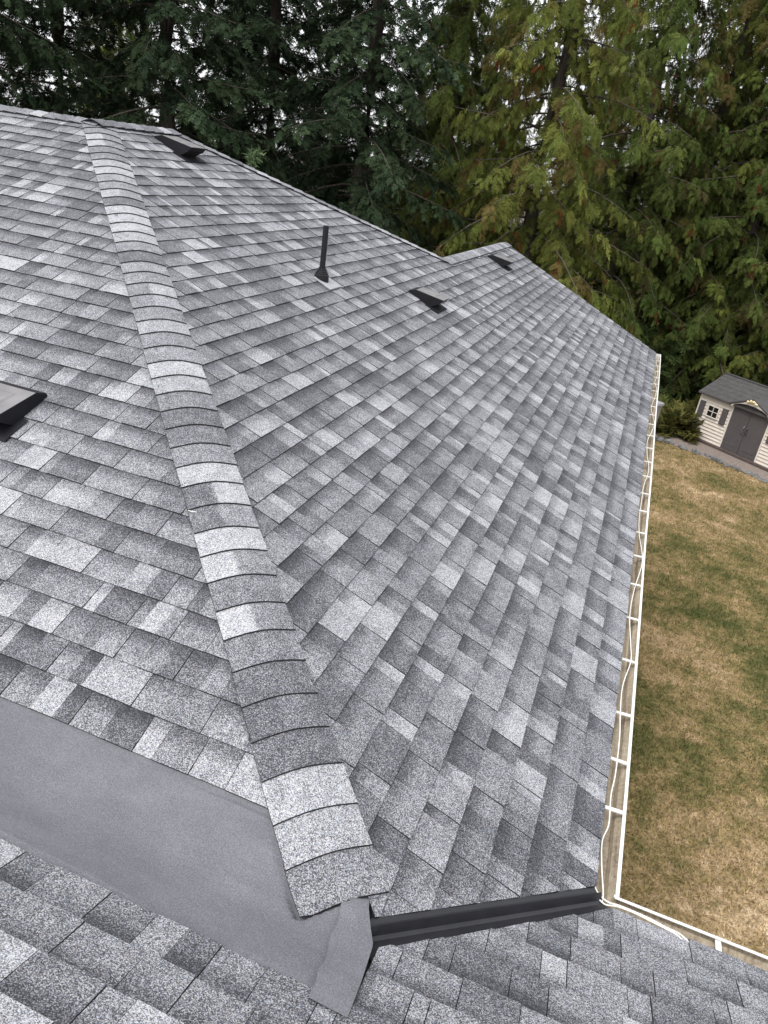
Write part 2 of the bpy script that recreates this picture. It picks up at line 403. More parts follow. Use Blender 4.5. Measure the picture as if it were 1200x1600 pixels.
courses('L', PL, lambda v0: [[(1, C, -.12), (0, 1, VL_TOP), (-1, 0, 12.5), (0.02, -1, -VL0 - .02)]] if v0 < VL0 + .01 else [[(1, C, -.12), (0, 1, VL_TOP), (-1, 0, 12.5)]], -12.6, 0, range(0, int((VL_TOP - VL0) / e) + 1), VL0, 5)
VM = (.985 - .065) * K / C; XM = .635 * K
def hpF(v0):
    A_ = [(1, -C, -.045 * K), (0, 1, 5.2)]; B_ = [(0, -1, -VM), (0, 1, 5.2)]
    if v0 > VM: return [[(0, 1, 5.2)]]
    return [A_ + [(1, 0, XM)], B_ + [(-1, 0, -XM)]]
courses('F', PF, hpF, -4.2, 6.5, range(0, 30), -.012, 9)

# decks carrying the shingles
def deck(pl, pts, h=-.014):
    mb = MB(); mb.add([pl.P(u, v, h) for u, v in pts], [tuple(range(len(pts)))])
    mb.add([pl.P(u, v, h - .02) for u, v in pts], [tuple(range(len(pts)))[::-1]])
    return mb.mesh('roof_slope', M_EDGE)
slopes = {
    'R': hpart('roof_slope', deck(PR, [(-.0, 0), (10.77 * K, 0), (10.77 * K + .15 * XE, VE_TOP), (10.24 * K - XE, VE_TOP), (YH, VR_TOP), (YR, VR_TOP), (-a + .03, (a + .03) / C), (-a + .02, (a - .02) / C)])),
    'L': hpart('roof_slope', deck(PL, [(-a - .02, (a - .02) / C), (-XR, VL_TOP), (-12.5, VL_TOP), (-12.5, (a - .02) / C)])),
    'F': hpart('roof_slope', deck(PF, [(-4.1, 0), (0, .0), (a - .02, (a - .02) / C), (12.5, (a - .02) / C), (12.5, 5.2), (-4.1, 5.2)])),
}
order = sorted(range(len(pieces)), key=lambda i: -pieces[i][5]); single = set(order[:300])
for key, so_ in slopes.items():
    V = []; F4 = MB()
    for i, (kk, pv, pf, pm, pt, ar) in enumerate(pieces):
        if kk != key: continue
        if i in single:
            mb = MB(); mb.add(pv, [], 0, pt)
            for f, m_ in zip(pf, pm): mb.f.append(list(f)); mb.m.append(m_)
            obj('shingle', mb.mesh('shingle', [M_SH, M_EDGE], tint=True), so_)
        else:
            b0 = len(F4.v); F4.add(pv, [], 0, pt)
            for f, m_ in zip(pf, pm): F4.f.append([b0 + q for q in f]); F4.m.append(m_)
    obj('shingle_field', F4.mesh('shingle_field', [M_SH, M_EDGE], tint=True), so_, kind='stuff')

# rear slopes and the deck under everything, as one height field
def allz(x, y):
    A1 = np.where(x < -XR, np.minimum(planeL(x, y), ZR - s * (y - YR)), -9)
    A2 = np.minimum(np.minimum(planeR(x, y), ZR + s * (x + XR)), np.minimum(planeL(x, y), ZR - s * (y - YH)))
    A3 = np.minimum(planeR(x, y), s * (x + 2 * XE)); A3 = np.where(y > -a, A3, -9)
    A4 = np.minimum(planeF(x, y), planeF(0, -4.4) + s * (y + 4.4))
    return np.maximum(np.maximum(A1, A2), np.maximum(np.minimum(A3, planeL(x, y)), A4))
gx = np.arange(-12.5, 4.1, .1); gy = np.arange(-8.7, 12.9, .1)
X, Y = np.meshgrid(gx, gy, indexing='ij'); Z = allz(X, Y)
ids = np.arange(X.size).reshape(X.shape); okc = (Z > -.005)
qf = np.stack([ids[:-1, :-1], ids[1:, :-1], ids[1:, 1:], ids[:-1, 1:]], -1)[okc[:-1, :-1] & okc[1:, :-1] & okc[1:, 1:] & okc[:-1, 1:]]
VV = np.stack([X, Y, Z - .04], -1).reshape(-1, 3); tt = np.tile(np.array([[.5, 0, 0, 1]]), (len(VV), 1))
hpart('roof_deck', mesh_np('roof_deck', VV, qf, M_SH, tt))

# ridge and hip caps: each one a bent sheet
def cap(A, D, W, m, t0, t1, tone, tone2=None, half=.145 * K, lim=None, up=.0, r=.12):
    A, D, W = map(np.array, (A, D, W)); ws = np.linspace(-half, half, 15); V = []; T = []
    for q, (t, h) in enumerate(((t0, .0225), (t0 + (t1 - t0) * .5, .0165), (t1, .0110))):
        for w in ws:
            p = A + D * t + W * w; p = p + np.array([0, 0, -m * math.sqrt(w * w + r * r) + m * (math.sqrt(half * half + r * r) - half) + .004 + h + up])
            if lim is not None: p[2] = max(p[2], lim(p[0], p[1]) + .008 + h * .5)
            V.append(p); tn = tone if (tone2 is None or w < -.02) else tone2; T.append((tn, .2 if q < 2 else .6, .3, 1))
    n = len(ws); mb = MB()
    mb.add(V, [(q * n + i, q * n + i + 1, (q + 1) * n + i + 1, (q + 1) * n + i) for q in range(2) for i in range(n - 1)], 0, T)
    loop = list(range(n)) + [2 * n - 1, 3 * n - 1] + list(range(3 * n - 2, 2 * n - 1, -1)) + [n]
    L2 = [V[i] for i in loop]; lo = [p + np.array([0, 0, -.0085]) for p in L2]; k = len(loop)
    mb.add(L2 + lo, [(i, k + i, k + (i + 1) % k, (i + 1) % k) for i in range(k)] + [], 1)
    cm = mb.mesh('ridge_cap', [M_SH, M_EDGE], tint=True); cm.polygons.foreach_set('use_smooth', [m_ == 0 for m_ in mb.m]); hpart('ridge_cap', cm)
r_ = random.Random(21)
Dh = np.array([-1, 1, s]) / math.sqrt(2 + s * s); Wh = np.array([1, 1, 0]) / math.sqrt(2)
first = [(.5, None), (.71, None), (.74, None), (.33, None), (.31, .38), (.34, None), (.46, None), (.84, .5), (.45, None), (.82, .52), (.78, None), (.38, .55), (.36, .78), (.76, None), (.5, None), (.38, None), (.33, None), (.45, None)]
nhip = 47
for i in range(nhip):
    tn = first[i] if i < len(first) else (tone_pick(r_, .34), tone_pick(r_, .3) if r_.random() < .4 else None)
    t0 = .075 * K + i * .1455 * K + r_.uniform(-.004, .004)
    if t0 > 6.70 * K: break
    cap((-a, -a, s * a), Dh, Wh, s / math.sqrt(2), t0, t0 + .1455 * K + .03, tn[0], tn[1], half=.145 * K + r_.uniform(-.003, .003), lim=lambda x, y: float(planeF(x, y)) + .012)
def ridge_run(A, D, W, m, L, half=.13 * K, up=.006):
    t = 0.
    while t < L - .05:
        l = min(.1455 * K, L - t); cap(A, D, W, m, t, t + l + .03, tone_pick(r_), None, half, None, up, .05); t += l
ridge_run((-XR - 5.5, YR, ZR), (1, 0, 0), (0, -1, 0), s, 5.55)                       # along the left ridge
ridge_run((-XR, YH, ZR), (0, -1, 0), (-1, 0, 0), s, YH - YR + .1, up=.014)             # short ridge beyond the hip
D2 = np.array([-1, -1, s]) / math.sqrt(2 + s * s); W2 = np.array([-1, 1, 0]) / math.sqrt(2)
ridge_run((-XE, 10.24 * K - XE, s * XE), D2, W2, s / math.sqrt(2), (XR - XE) * math.sqrt(2 + s * s) - .02)   # far hip
ridge_run((-XE, 10.78 * K + .15 * XE - .02, s * XE), (0, -1, 0), (-1, 0, 0), s, 3.95 * K, up=.01)       # ridge of the far extension

# grey membrane in the dead valley
xs = np.concatenate([np.linspace(-12.4, -4, 40), np.linspace(-3.9, -.71 * K, 220)]); ys = np.linspace(-1.06 * K, -.40 * K, 90)
X, Y = np.meshgrid(xs, ys, indexing='ij')
def wr(x, y): return .007 * np.sin(x * 2.3 + 3 * y) * np.sin(y * 5 + x) + .005 * np.sin(x * 5.1 - y * 7 + 1.) * np.sin(x * 1.3 + .6) + .0022 * np.sin(x * 11 + y * 9) + .005 * np.sin(x * 7.3 + y * 9.5) * np.sin(x * 2.9 - 1.2) + .003 * np.sin(x * 15 - y * 13) * np.sin(x * 1.7)
edgeL = np.clip((Y + .58 * K) / (.08), 0, 1)
Z = roofz(X, Y, .07) - .006 + .004 + wr(X, Y) * 1.3 * (1 - edgeL) * np.clip((-.80 * K - X) / .1, 0, 1) ; Z = np.minimum(Z, np.where((Y > -.55 * K), roofz(X, Y) + .0005, 9)); Z = np.where(Y < -.97 * K, np.minimum(Z, roofz(X, Y) + .001), Z)
Z = under_caps(X, Y, Z); ids = np.arange(X.size).reshape(X.shape)
qf = np.stack([ids[:-1, :-1], ids[1:, :-1], ids[1:, 1:], ids[:-1, 1:]], -1).reshape(-1, 4)
hpart('membrane', mesh_np('membrane', np.stack([X, Y, Z], -1).reshape(-1, 3), qf, M_MEM, smooth=True))
# patch of the same sheet turned over the head of the valley
left = [(-.79, -.645), (-.772, -.71), (-.762, -.80), (-.748, -.90), (-.744, -.96), (-.735, -1.02)]
right = [(-.722, -.595), (-.700, -.665), (-.672, -.72), (-.648, -.765), (-.636, -.90), (-.630, -1.02)]
def along(pts, t):
    f = t * (len(pts) - 1); i = min(int(f), len(pts) - 2); f -= i; return np.array(pts[i]) * (1 - f) + np.array(pts[i + 1]) * f
nu, nv = 12, 26; V = []
for j in range(nv + 1):
    A_, B_ = along(left, j / nv), along(right, j / nv)
    for i in range(nu + 1):
        jag = .004 * math.sin(j * .9 + 1) + rnd.uniform(-.002, .002)
        p = (A_ * (1 - i / nu) + B_ * (i / nu)) * K; p = p + np.array([jag if i == 0 else 0, 0])
        V.append((p[0], p[1], float(roofz(p[0], p[1], .07)) + (.013 - .006 * i / nu) * min(1, j / 5) + .006 * math.exp(-((i - 7) ** 2 + (j - 19) ** 2) / 5) + (.002 + .008 * min(1, j / 4) if j < 21 else .010 - .0014 * (j - 21))))
V = [(x_, y_, float(under_caps(x_, y_, z_)) + .002) for x_, y_, z_ in V]
mb = MB(); n = nu + 1
mb.add(V, [(j * n + i, (j + 1) * n + i, (j + 1) * n + i + 1, j * n + i + 1) for j in range(nv) for i in range(nu)])
for side_ in (0, nu):
    ring = [V[j * n + side_] for j in range(nv + 1)]; lo = [(x, y, z - .012) for x, y, z in ring]; kk = len(ring)
    mb.add(ring + lo, [(j, j + 1, kk + j + 1, kk + j) for j in range(nv)], 1)
hpart('membrane', mb.mesh('membrane', [M_MEM, M_EDGE], smooth=True))

# black W-profile valley metal
Wv = np.array([1, -1, 0]) / math.sqrt(2); mv = s / math.sqrt(2)
prof = [(-.17, 0.), (-.052, 0.), (-.043, .004), (-.028, .034), (-.013, .004), (-.006, 0.), (0., 0.), (.17, 0.)]
V = []; tsx = np.linspace(.028 * K, -.685 * K, 30)
for x in tsx:
    fade = min(1, max(0, (x + .70 * K) / (.05 * K)))
    for w, h in prof:
        if w < -.06: w = min(-.056, w * min(1, max(.25, (x + .70 * K) / (.14 * K))))
        p = np.array([x, x - FE, -s * x]) + Wv * w; V.append((p[0], p[1], p[2] + mv * abs(w) + h * fade + .0025 - (.002 if abs(w) > .1 else 0)))
n = len(prof); mb = MB(); mb.add(V, [(j * n + i, j * n + i + 1, (j + 1) * n + i + 1, (j + 1) * n + i) for j in range(len(tsx) - 1) for i in range(n - 1)])
hpart('valley_flashing', mb.mesh('valley_flashing', M_BLK))

# roof vents: slant-back hoods on flanges
def vent(pl, u, v, width=.34, length=.36, tip=.165):
    def T(p): return tuple(pl.P(u + p[0], v + p[1], p[2]))
    root = None; mb = MB(); w = width / 2
    pr = [(-.03, .105), (-.05, tip), (length * .80, .085), (length, .03), (length, .008), (.055, .008)]   # (v, h): front lip, top, back
    nI = len(pr)
    A_ = [T((-w, q[0], q[1])) for q in pr]; B_ = [T((w, q[0], q[1])) for q in pr]
    fs = [(1, 2, nI + 2, nI + 1), (2, 3, nI + 3, nI + 2), (3, 4, nI + 4, nI + 3), (0, 1, nI + 1, nI), tuple(range(nI))[::-1], tuple(range(nI, 2 * nI))]
    fl = MB(); fl.box(-w - .05, w + .05, -.085, .12, .0145, .018, T=T)
    flo = hpart('roof_vent', fl.mesh('roof_vent', M_HOOD))
    mb.add(A_ + B_, fs); mb.m[0] = 1; obj('hood', mb.mesh('hood', [M_HOOD, M_SKYSHEEN]), flo, bevel=.004)
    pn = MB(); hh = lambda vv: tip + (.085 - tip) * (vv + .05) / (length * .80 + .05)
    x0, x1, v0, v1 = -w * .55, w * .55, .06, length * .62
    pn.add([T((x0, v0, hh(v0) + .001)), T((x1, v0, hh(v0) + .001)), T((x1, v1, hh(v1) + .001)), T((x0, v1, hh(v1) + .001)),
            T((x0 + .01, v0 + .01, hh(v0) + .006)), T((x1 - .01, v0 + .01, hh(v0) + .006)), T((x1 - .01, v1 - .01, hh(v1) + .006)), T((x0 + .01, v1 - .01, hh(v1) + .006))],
           [(4, 5, 6, 7), (0, 1, 5, 4), (1, 2, 6, 5), (2, 3, 7, 6), (3, 0, 4, 7)]); obj('top_panel', pn.mesh('top_panel', M_SKYSHEEN), flo)
    sc = MB(); sc.add([T((-w + .008, -.0255, .098)), T((w - .008, -.0255, .098)), T((w - .008, .05, .012)), T((-w + .008, .05, .012))], [(0, 1, 2, 3)])
    obj('vent_screen', sc.mesh('vent_screen', M_DARK), flo)
def uvR(x, y): return y * K, -x * K / C
def uvL(x, y): return x * K, (y * K + 2 * a) / C
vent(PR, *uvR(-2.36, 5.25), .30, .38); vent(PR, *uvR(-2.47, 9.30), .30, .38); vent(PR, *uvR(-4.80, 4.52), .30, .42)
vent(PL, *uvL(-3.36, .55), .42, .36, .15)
# plumbing vent pipe with stepped boot
bu, bv = uvR(-3.045, 3.86); base = PR.P(bu, bv, 0); up = np.array([0, 0, 1.])
fl = MB(); T_ = lambda p: tuple(PR.P(bu + p[0], bv + p[1], p[2])); fl.box(-.13, .17, -.17, .05, .0145, .018, T=T_)
vp = hpart('vent_pipe', fl.mesh('vent_pipe', M_LEAD))
mb = MB(); mb.tube([base + up * z for z in (0, .3, .525, .53)], [.029, .029, .029, .027], 20); obj('pipe', mb.mesh('pipe', M_ABS, smooth=False), vp)
mb = MB(); hs_ = [(0.0, .062), (.10, .060), (.105, .054), (.125, .052), (.128, .046), (.145, .044), (.148, .038), (.165, .036), (.168, .031), (.185, .030)]
mb.tube([base + up * (z * .85 - .03) for z, _ in hs_], [q * 1.25 for _, q in hs_], 20); obj('boot', mb.mesh('boot', M_ABS), vp)

# gutters
P_out = [(-.03, -.012), (-.03, -.118), (.050, -.118), (.062, -.080), (.093, -.050), (.093, -.016), (.077, -.013)]
P_in = [(.077, -.017), (.089, -.020), (.089, -.052), (.058, -.082), (.046, -.114), (-.028, -.114), (-.028, -.012)]
def gutter(T, t0, t1, steps):
    mb = MB(); pr = P_out + P_in; n = len(pr); V = []
    for t in np.linspace(t0, t1, steps): V += [T(t, x, z) for x, z in pr]
    for j in range(steps - 1):
        for i in range(n):
            k = (i + 1) % n; mb.f.append([j * n + i, j * n + k, (j + 1) * n + k, (j + 1) * n + i]); mb.m.append(1 if 8 <= i <= 12 else 0)
    mb.v = V; return mb.mesh('gutter', [M_WHITE, M_GIN])
sag = lambda t: .004 * math.sin(t * .9) + .002 * math.sin(t * 2.7)
TG = lambda t, x, z: (x * 1.07 + .003 * math.sin(t * 1.3), t, z + sag(t))
OFF = -.068
TF = lambda t, x, z: (t, OFF + x, z)
YL = .093 + OFF
gr = hpart('gutter', gutter(TG, YL - .012, 10.80 * K, 40)); gf = hpart('gutter', gutter(TF, .081, 4.0, 8))
mb = MB(); mb.box(-.03, .0815, OFF - .03, YL - .0125, -.118, -.114); mb.box(-.032, -.028, OFF - .03, YL - .0125, -.114, -.03); mb.box(-.028, .0815, OFF - .032, OFF - .028, -.114, -.02)
obj('gutter_corner', mb.mesh('gutter_corner', M_GIN), gr)
mb = MB(); mb.box(.076, .0945, YL - .010, YL + .0015, -.0175, -.0115); obj('corner_lip', mb.mesh('corner_lip', M_WHITE), gr)
mb = MB(); mb.box(-.031, .094, 10.80 * K - .001, 10.80 * K + .003, -.119, -.010); obj('end_cap', mb.mesh('end_cap', M_WHITE), gr)
hy = [.446, .76, 1.11, 1.60, 2.07, 2.52]
while hy[-1] < 10.6: hy.append(hy[-1] + .43 + r_.uniform(-.03, .03))
for y in hy:
    y *= K; tw = r_.uniform(-.006, .006); hw = .0115; z = -.024 + sag(y)
    V = [(-.028, y - hw, z), (.089, y - hw + tw, z + .004), (.089, y + hw + tw, z + .004), (-.028, y + hw, z)]; lo = [(x, q, zz - .006) for x, q, zz in V]
    mb = MB(); mb.add(V + lo, [(0, 1, 2, 3), (7, 6, 5, 4), (0, 4, 5, 1), (1, 5, 6, 2), (2, 6, 7, 3), (3, 7, 4, 0)]); obj('hanger', mb.mesh('hanger', M_WHITE), gr)
for x in (.435 * K, 1.05 * K, 1.7 * K, 2.3 * K):
    mb = MB(); mb.box(x - .012, x + .012, OFF - .028, OFF + .089, -.028, -.022); obj('hanger', mb.mesh('hanger', M_WHITE), gf)
mb = MB(); mb.box(-.055, -.033, .0, 10.77 * K, -.20, -.018); hpart('fascia', mb.mesh('fascia', M_WOOD))
mb = MB(); mb.box(-.03, 4.0, OFF - .058, OFF - .034, -.20, -.012); hpart('fascia', mb.mesh('fascia', M_WOOD))
# rake board at the far gable
mb = MB(); yr0, yr1 = 10.77 * K, 10.77 * K + .15 * XE
mb.add([(0, yr0, -.03), (-XE, yr1, s * XE - .03), (-XE, yr1, s * XE - .20), (0, yr0, -.20), (0, yr0 + .025, -.03), (-XE, yr1 + .025, s * XE - .03), (-XE, yr1 + .025, s * XE - .20), (0, yr0 + .025, -.20)],
       [(0, 1, 2, 3), (7, 6, 5, 4), (0, 4, 5, 1), (3, 2, 6, 7), (0, 3, 7, 4), (1, 5, 6, 2)]); hpart('rake_board', mb.mesh('rake_board', M_WHITE))
mb = MB(); mb.box(-.5, -.055, -.5, 10.6 * K, -.24, -.205); mb.box(-.05, 4, -.56, -.13, -.24, -.205); hpart('soffit', mb.mesh('soffit', M_WHITE))
for bx_ in ((-.62, -.5, -.56, 12.5), (-6.4, -.62, 12.38, 12.5), (-.5, 3.8, -.68, -.56)):
    mb = MB(); z = ZG
    x0, x1, y0, y1 = bx_
    while z < -.25:                                             # lapped boards of the wall
        z1 = min(z + .2, -.242); mb.box(x0, x1, y0, y1, z, z1); z += .2
        x1 += 0; 
    hpart('wall', mb.mesh('wall', M_WALL))

# thin white cable wandering along the gutters
pts = []
keys = [(0.02, -.06), (.03, .0), (.012, .14), (.0, .30), (.022, .42), (.018, .62), (.03, .8), (.032, 1.1), (.022, 1.32), (.02, 1.6), (.055, 1.9), (.045, 2.1), (.018, 2.5), (.03, 2.9), (.07, 3.35), (.07, 3.6), (.03, 4.0), (.012, 4.4), (.018, 4.9), (.022, 5.3), (.055, 5.75), (.05, 6.1), (.022, 6.5), (.012, 7.0), (.06, 7.5), (.075, 7.9), (.04, 8.3), (.015, 8.7), (.05, 9.3), (.07, 9.9), (.03, 10.4), (.06, 11.0), (.055, 11.6), (.02, 12.1), (.07, 12.7)]
def smooth_pts(keys, n=6):
    ks = [np.array(k) for k in keys]; out = []
    for i in range(len(ks) - 1):
        p0, p1, p2, p3 = ks[max(i - 1, 0)], ks[i], ks[i + 1], ks[min(i + 2, len(ks) - 1)]
        for j in range(n):
            t = j / n; out.append(.5 * (2 * p1 + (p2 - p0) * t + (2 * p0 - 5 * p1 + 4 * p2 - p3) * t * t + (3 * p1 - p0 - 3 * p2 + p3) * t ** 3))
    out.append(ks[-1]); return out
mb = MB(); mb.tube([(x, y, -.0175 + sag(y) + .004) for x, y in smooth_pts(keys)], .0034, 6)
tag(obj('cable', mb.mesh('cable', M_CABLE, smooth=True)), 'thin white cable snaking along the long gutter over its hangers', 'cable')
mb = MB(); mb.tube(smooth_pts([(-.022, .05, .004), (.0, -.005, .000), (.05, -.028, -.008), (.11, -.02, -.012), (.22, -.022, -.014), (.30, -.035, -.012), (.36, -.055, .002), (.40, -.085, .004)]), .0034, 6)
mb.tube(smooth_pts([(.0, -.035, .004), (.04, -.05, -.004), (.09, -.032, -.010), (.16, -.026, -.013), (.26, -.04, -.010), (.34, -.066, .006), (.365, -.085, .006)]), .0034, 6)
tag(obj('cable', mb.mesh('cable', M_CABLE, smooth=True)), 'doubled white cable bundle bent round the inside corner of the gutter', 'cable')
# a dry twig fallen on the shingles
u_, v_ = uvL(-2.03, .42); mb = MB(); mb.tube([PL.P(u_ - .03, v_, .018), PL.P(u_, v_ - .004, .021), PL.P(u_ + .02, v_ + .006, .018)], [.002, .003, .002], 5)
tag(obj('twig', mb.mesh('twig', M_CABLE)), 'tiny pale dry twig lying on the grey shingles beside the hip', 'twig')

# ------------------------------------------------------------------ shed
BL = on_z(1076, 680.5, ZG); wdir = np.array([.786, -.618]); rz = math.atan2(wdir[1], wdir[0])
shed = thing('shed', 'cream plastic garden shed with dark grey roof, shutters and double doors', 'shed', (BL[0], BL[1], ZG), rz)
SW, SDp, EH = 4.18, 2.4, 1.70; RZ = 2.34
def sp(name, mb, mats, parent=None, bevel=0): return obj(name, mb.mesh(name, mats), parent or shed, bevel=bevel)
mb = MB(); mb.box(-.18, SW + .18, -.22, SDp + .1, -.005, .09); sp('plinth', mb, M_TIMBER)
def boards(mb, x0, x1, z0, z1, y=0., st=.125):
    z = z0
    while z < z1 - .01:
        zt = min(z + st, z1); mb.add([(x0, y - .042, z), (x1, y - .042, z), (x1, y - .004, zt), (x0, y - .004, zt), (x0, y + .02, z), (x1, y + .02, z), (x1, y + .02, zt), (x0, y + .02, zt)],
                                     [(0, 1, 2, 3), (4, 5, 1, 0), (7, 6, 5, 4)[::-1], (0, 3, 7, 4), (1, 5, 6, 2), (3, 2, 6, 7)]); z += st
for xa, xb in ((.03, 1.36), (2.82, SW - .03)):
    mb = MB(); boards(mb, xa, xb, .09, EH + .06); sp('siding', mb, M_SIDING)['kind'] = 'stuff'
for xa in (0, SW - .02):
    V = [(.02, .09), (SDp - .021, .09), (SDp - .021, EH + .05), (SDp / 2, RZ - .03), (.02, EH + .05)]
    mb = MB(); mb.add([(xa, y, z) for y, z in V] + [(xa + .02, y, z) for y, z in V], [(4, 3, 2, 1, 0), (5, 6, 7, 8, 9)] + [(i, (i + 1) % 5, 5 + (i + 1) % 5, 5 + i) for i in range(5)]); sp('wall', mb, M_SIDING)
mb = MB(); mb.box(0, SW, SDp - .02, SDp, .09, EH + .05); sp('wall', mb, M_SIDING)
for x0 in (-.01, 1.345, 2.79, SW - .05):
    mb = MB(); mb.box(x0, x0 + .05, -.056, .03, .09, EH + .05); sp('corner_trim', mb, M_TRIM)
# roof
yo = .16; ze = EH - .0
def roof_pt(x, t, off): return (x, -yo + t * (SDp / 2 + yo), ze + t * (RZ - ze) + off)
mb = MB(); x0, x1 = -.10, SW + .10
mb.add([roof_pt(x0, 0, 0), roof_pt(x1, 0, 0), roof_pt(x1, 1, 0), roof_pt(x0, 1, 0), roof_pt(x0, 0, .05), roof_pt(x1, 0, .05), roof_pt(x1, 1, .05), roof_pt(x0, 1, .05)],
       [(4, 5, 6, 7), (3, 2, 1, 0), (0, 1, 5, 4), (0, 4, 7, 3), (1, 2, 6, 5)])
mb.add([(x, SDp - p[1], p[2]) for x, p in zip((x0, x1, x1, x0) * 2, [roof_pt(0, 0, 0), roof_pt(0, 0, 0), roof_pt(0, 1, 0), roof_pt(0, 1, 0), roof_pt(0, 0, .05), roof_pt(0, 0, .05), roof_pt(0, 1, .05), roof_pt(0, 1, .05)])],
       [(7, 6, 5, 4), (0, 1, 2, 3), (4, 5, 1, 0), (3, 7, 4, 0), (5, 6, 2, 1)])
rf = sp('roof', mb, M_SHROOF)
rr = random.Random(4)
for k in range(6):                                              # shallow moulded roof tiles
    t0, t1 = k / 6, (k + 1) / 6; x = x0 + .01 - (.16 if k % 2 else 0)
    while x < x1 - .01:
        xa, xb = max(x, x0 + .01), min(x + .33, x1 - .01); x += .34
        if xb - xa < .03: continue
        m2 = MB(); j = .008 + rr.uniform(0, .004)
        m2.add([roof_pt(xa, t0 + .01, .05 + j), roof_pt(xb, t0 + .01, .05 + j), roof_pt(xb, t1, .054), roof_pt(xa, t1, .054), roof_pt(xa, t0 + .01, .049), roof_pt(xb, t0 + .01, .049)],
               [(0, 1, 2, 3), (4, 5, 1, 0), (0, 3, 4), (1, 5, 2)]); obj('roof_tile', m2.mesh('roof_tile', M_SHROOF), rf)
mb = MB(); mb.box(x0 - .01, x1 + .01, SDp / 2 - .07, SDp / 2 + .07, RZ + .035, RZ + .075); obj('ridge_strip', mb.mesh('ridge_strip', M_SHROOF), rf)
# small gable over the doors
cx = 2.09; gw = .84; gz0, gz1 = EH + .03, 2.13
mb = MB()
for sg in (-1, 1):
    p = [(cx, gz1), (cx + sg * gw, gz0)]
    V = [(p[0][0], -.22, p[0][1]), (p[1][0], -.22, p[1][1]), (p[1][0], .25, p[1][1]), (p[0][0], .85, p[0][1])]
    mb.add(V + [(x, y, z + .045) for x, y, z in V], [(0, 1, 2, 3), (7, 6, 5, 4), (0, 4, 5, 1), (1, 5, 6, 2), (3, 2, 6, 7)])
obj('gable_roof', mb.mesh('gable_roof', M_SHROOF), rf)
arc = [(cx + .72 * math.cos(q), 1.66 + .26 * math.sin(q)) for q in np.linspace(0, math.pi, 15)]
mb = MB(); top = [(cx + gw - .06, gz0), (cx, gz1 - .02), (cx - gw + .06, gz0)]
po = [(x, -.19, z) for x, z in top] + [(x, -.19, z) for x, z in arc[::-1]]
mb.add(po + [(x, .02, z) for x, _, z in po], [tuple(range(len(po))), tuple(range(len(po), 2 * len(po)))[::-1]] + [(i, len(po) + i, len(po) + (i + 1) % len(po), (i + 1) % len(po)) for i in range(len(po))])
sp('gable_panel', mb, M_TRIM)
for sg in (-1, 1):
    mb = MB(); xs_ = np.linspace(0.008, .715, 10)
    fr = [(cx + sg * x, .10) for x in (.008, .715)]; tp = [(cx + sg * x, 1.655 + .25 * math.sqrt(max(0, 1 - (x / .73) ** 2))) for x in xs_[::-1]]
    po = [(x, -.045, z) for x, z in fr + tp]; n = len(po)
    mb.add(po + [(x, -.005, z) for x, _, z in po], [tuple(range(n)), tuple(range(n, 2 * n))[::-1]] + [(i, n + i, n + (i + 1) % n, (i + 1) % n) for i in range(n)])
    d = sp('door', mb, M_SHDOOR)
    for z0_, z1_ in ((.28, 1.62),):
        xa, xb = sorted((cx + sg * .13, cx + sg * .60)); mb = MB(); mb.box(xa, xb, -.053, -.044, z0_, z1_); obj('door_panel', mb.mesh('door_panel', M_SHDOOR), d, bevel=.004)
    mb = MB(); mb.tube([(cx + sg * .07, -.046, 1.12), (cx + sg * .075, -.09, 1.08), (cx + sg * .085, -.095, .98), (cx + sg * .075, -.09, .88), (cx + sg * .07, -.046, .84)], .017, 8)
    obj('handle', mb.mesh('handle', M_BINTOP if sg < 0 else M_SHDOOR, smooth=True), d)
# window with four panes, shutters
def win(x0, x1, z0, z1):
    mb = MB()
    for b in ((x0 - .04, x1 + .04, z1, z1 + .04), (x0 - .04, x1 + .04, z0 - .04, z0), (x0 - .04, x0, z0, z1), (x1, x1 + .04, z0, z1), ((x0 + x1) / 2 - .010, (x0 + x1) / 2 + .010, z0, z1)): mb.box(b[0], b[1], -.075, -.0, b[2], b[3])
    mb.box(x0, (x0 + x1) / 2 - .010, -.07, 0, (z0 + z1) / 2 - .010, (z0 + z1) / 2 + .010); mb.box((x0 + x1) / 2 + .010, x1, -.07, 0, (z0 + z1) / 2 - .010, (z0 + z1) / 2 + .010)
    w_ = sp('window', mb, M_TRIM)
    for xa, xb in ((x0, (x0 + x1) / 2 - .010), ((x0 + x1) / 2 + .010, x1)):
        for za, zb in ((z0, (z0 + z1) / 2 - .010), ((z0 + z1) / 2 + .010, z1)):
            m2 = MB(); m2.box(xa, xb, -.058, -.053, za, zb); obj('pane', m2.mesh('pane', M_GLASS), w_)
win(.46, .865, 1.005, 1.38); win(SW - .865, SW - .46, 1.005, 1.38)
for xa, xb in ((.055, .275), (1.02, 1.245), (SW - 1.245, SW - 1.02), (SW - .275, SW - .055)):
    mb = MB(); mb.box(xa, xb, -.072, -.0, .87, 1.46); sh_ = sp('shutter', mb, M_SHDOOR)
    z = .91
    mb = MB()
    while z < 1.42: mb.add([(xa + .025, -.073, z), (xb - .025, -.073, z), (xb - .025, -.080, z + .02), (xa + .025, -.080, z + .02), (xa + .025, -.073, z + .03), (xb - .025, -.073, z + .03)], [(0, 1, 2, 3), (3, 2, 5, 4)]); z += .045
    obj('louvre', mb.mesh('louvre', M_SHDOOR), sh_)
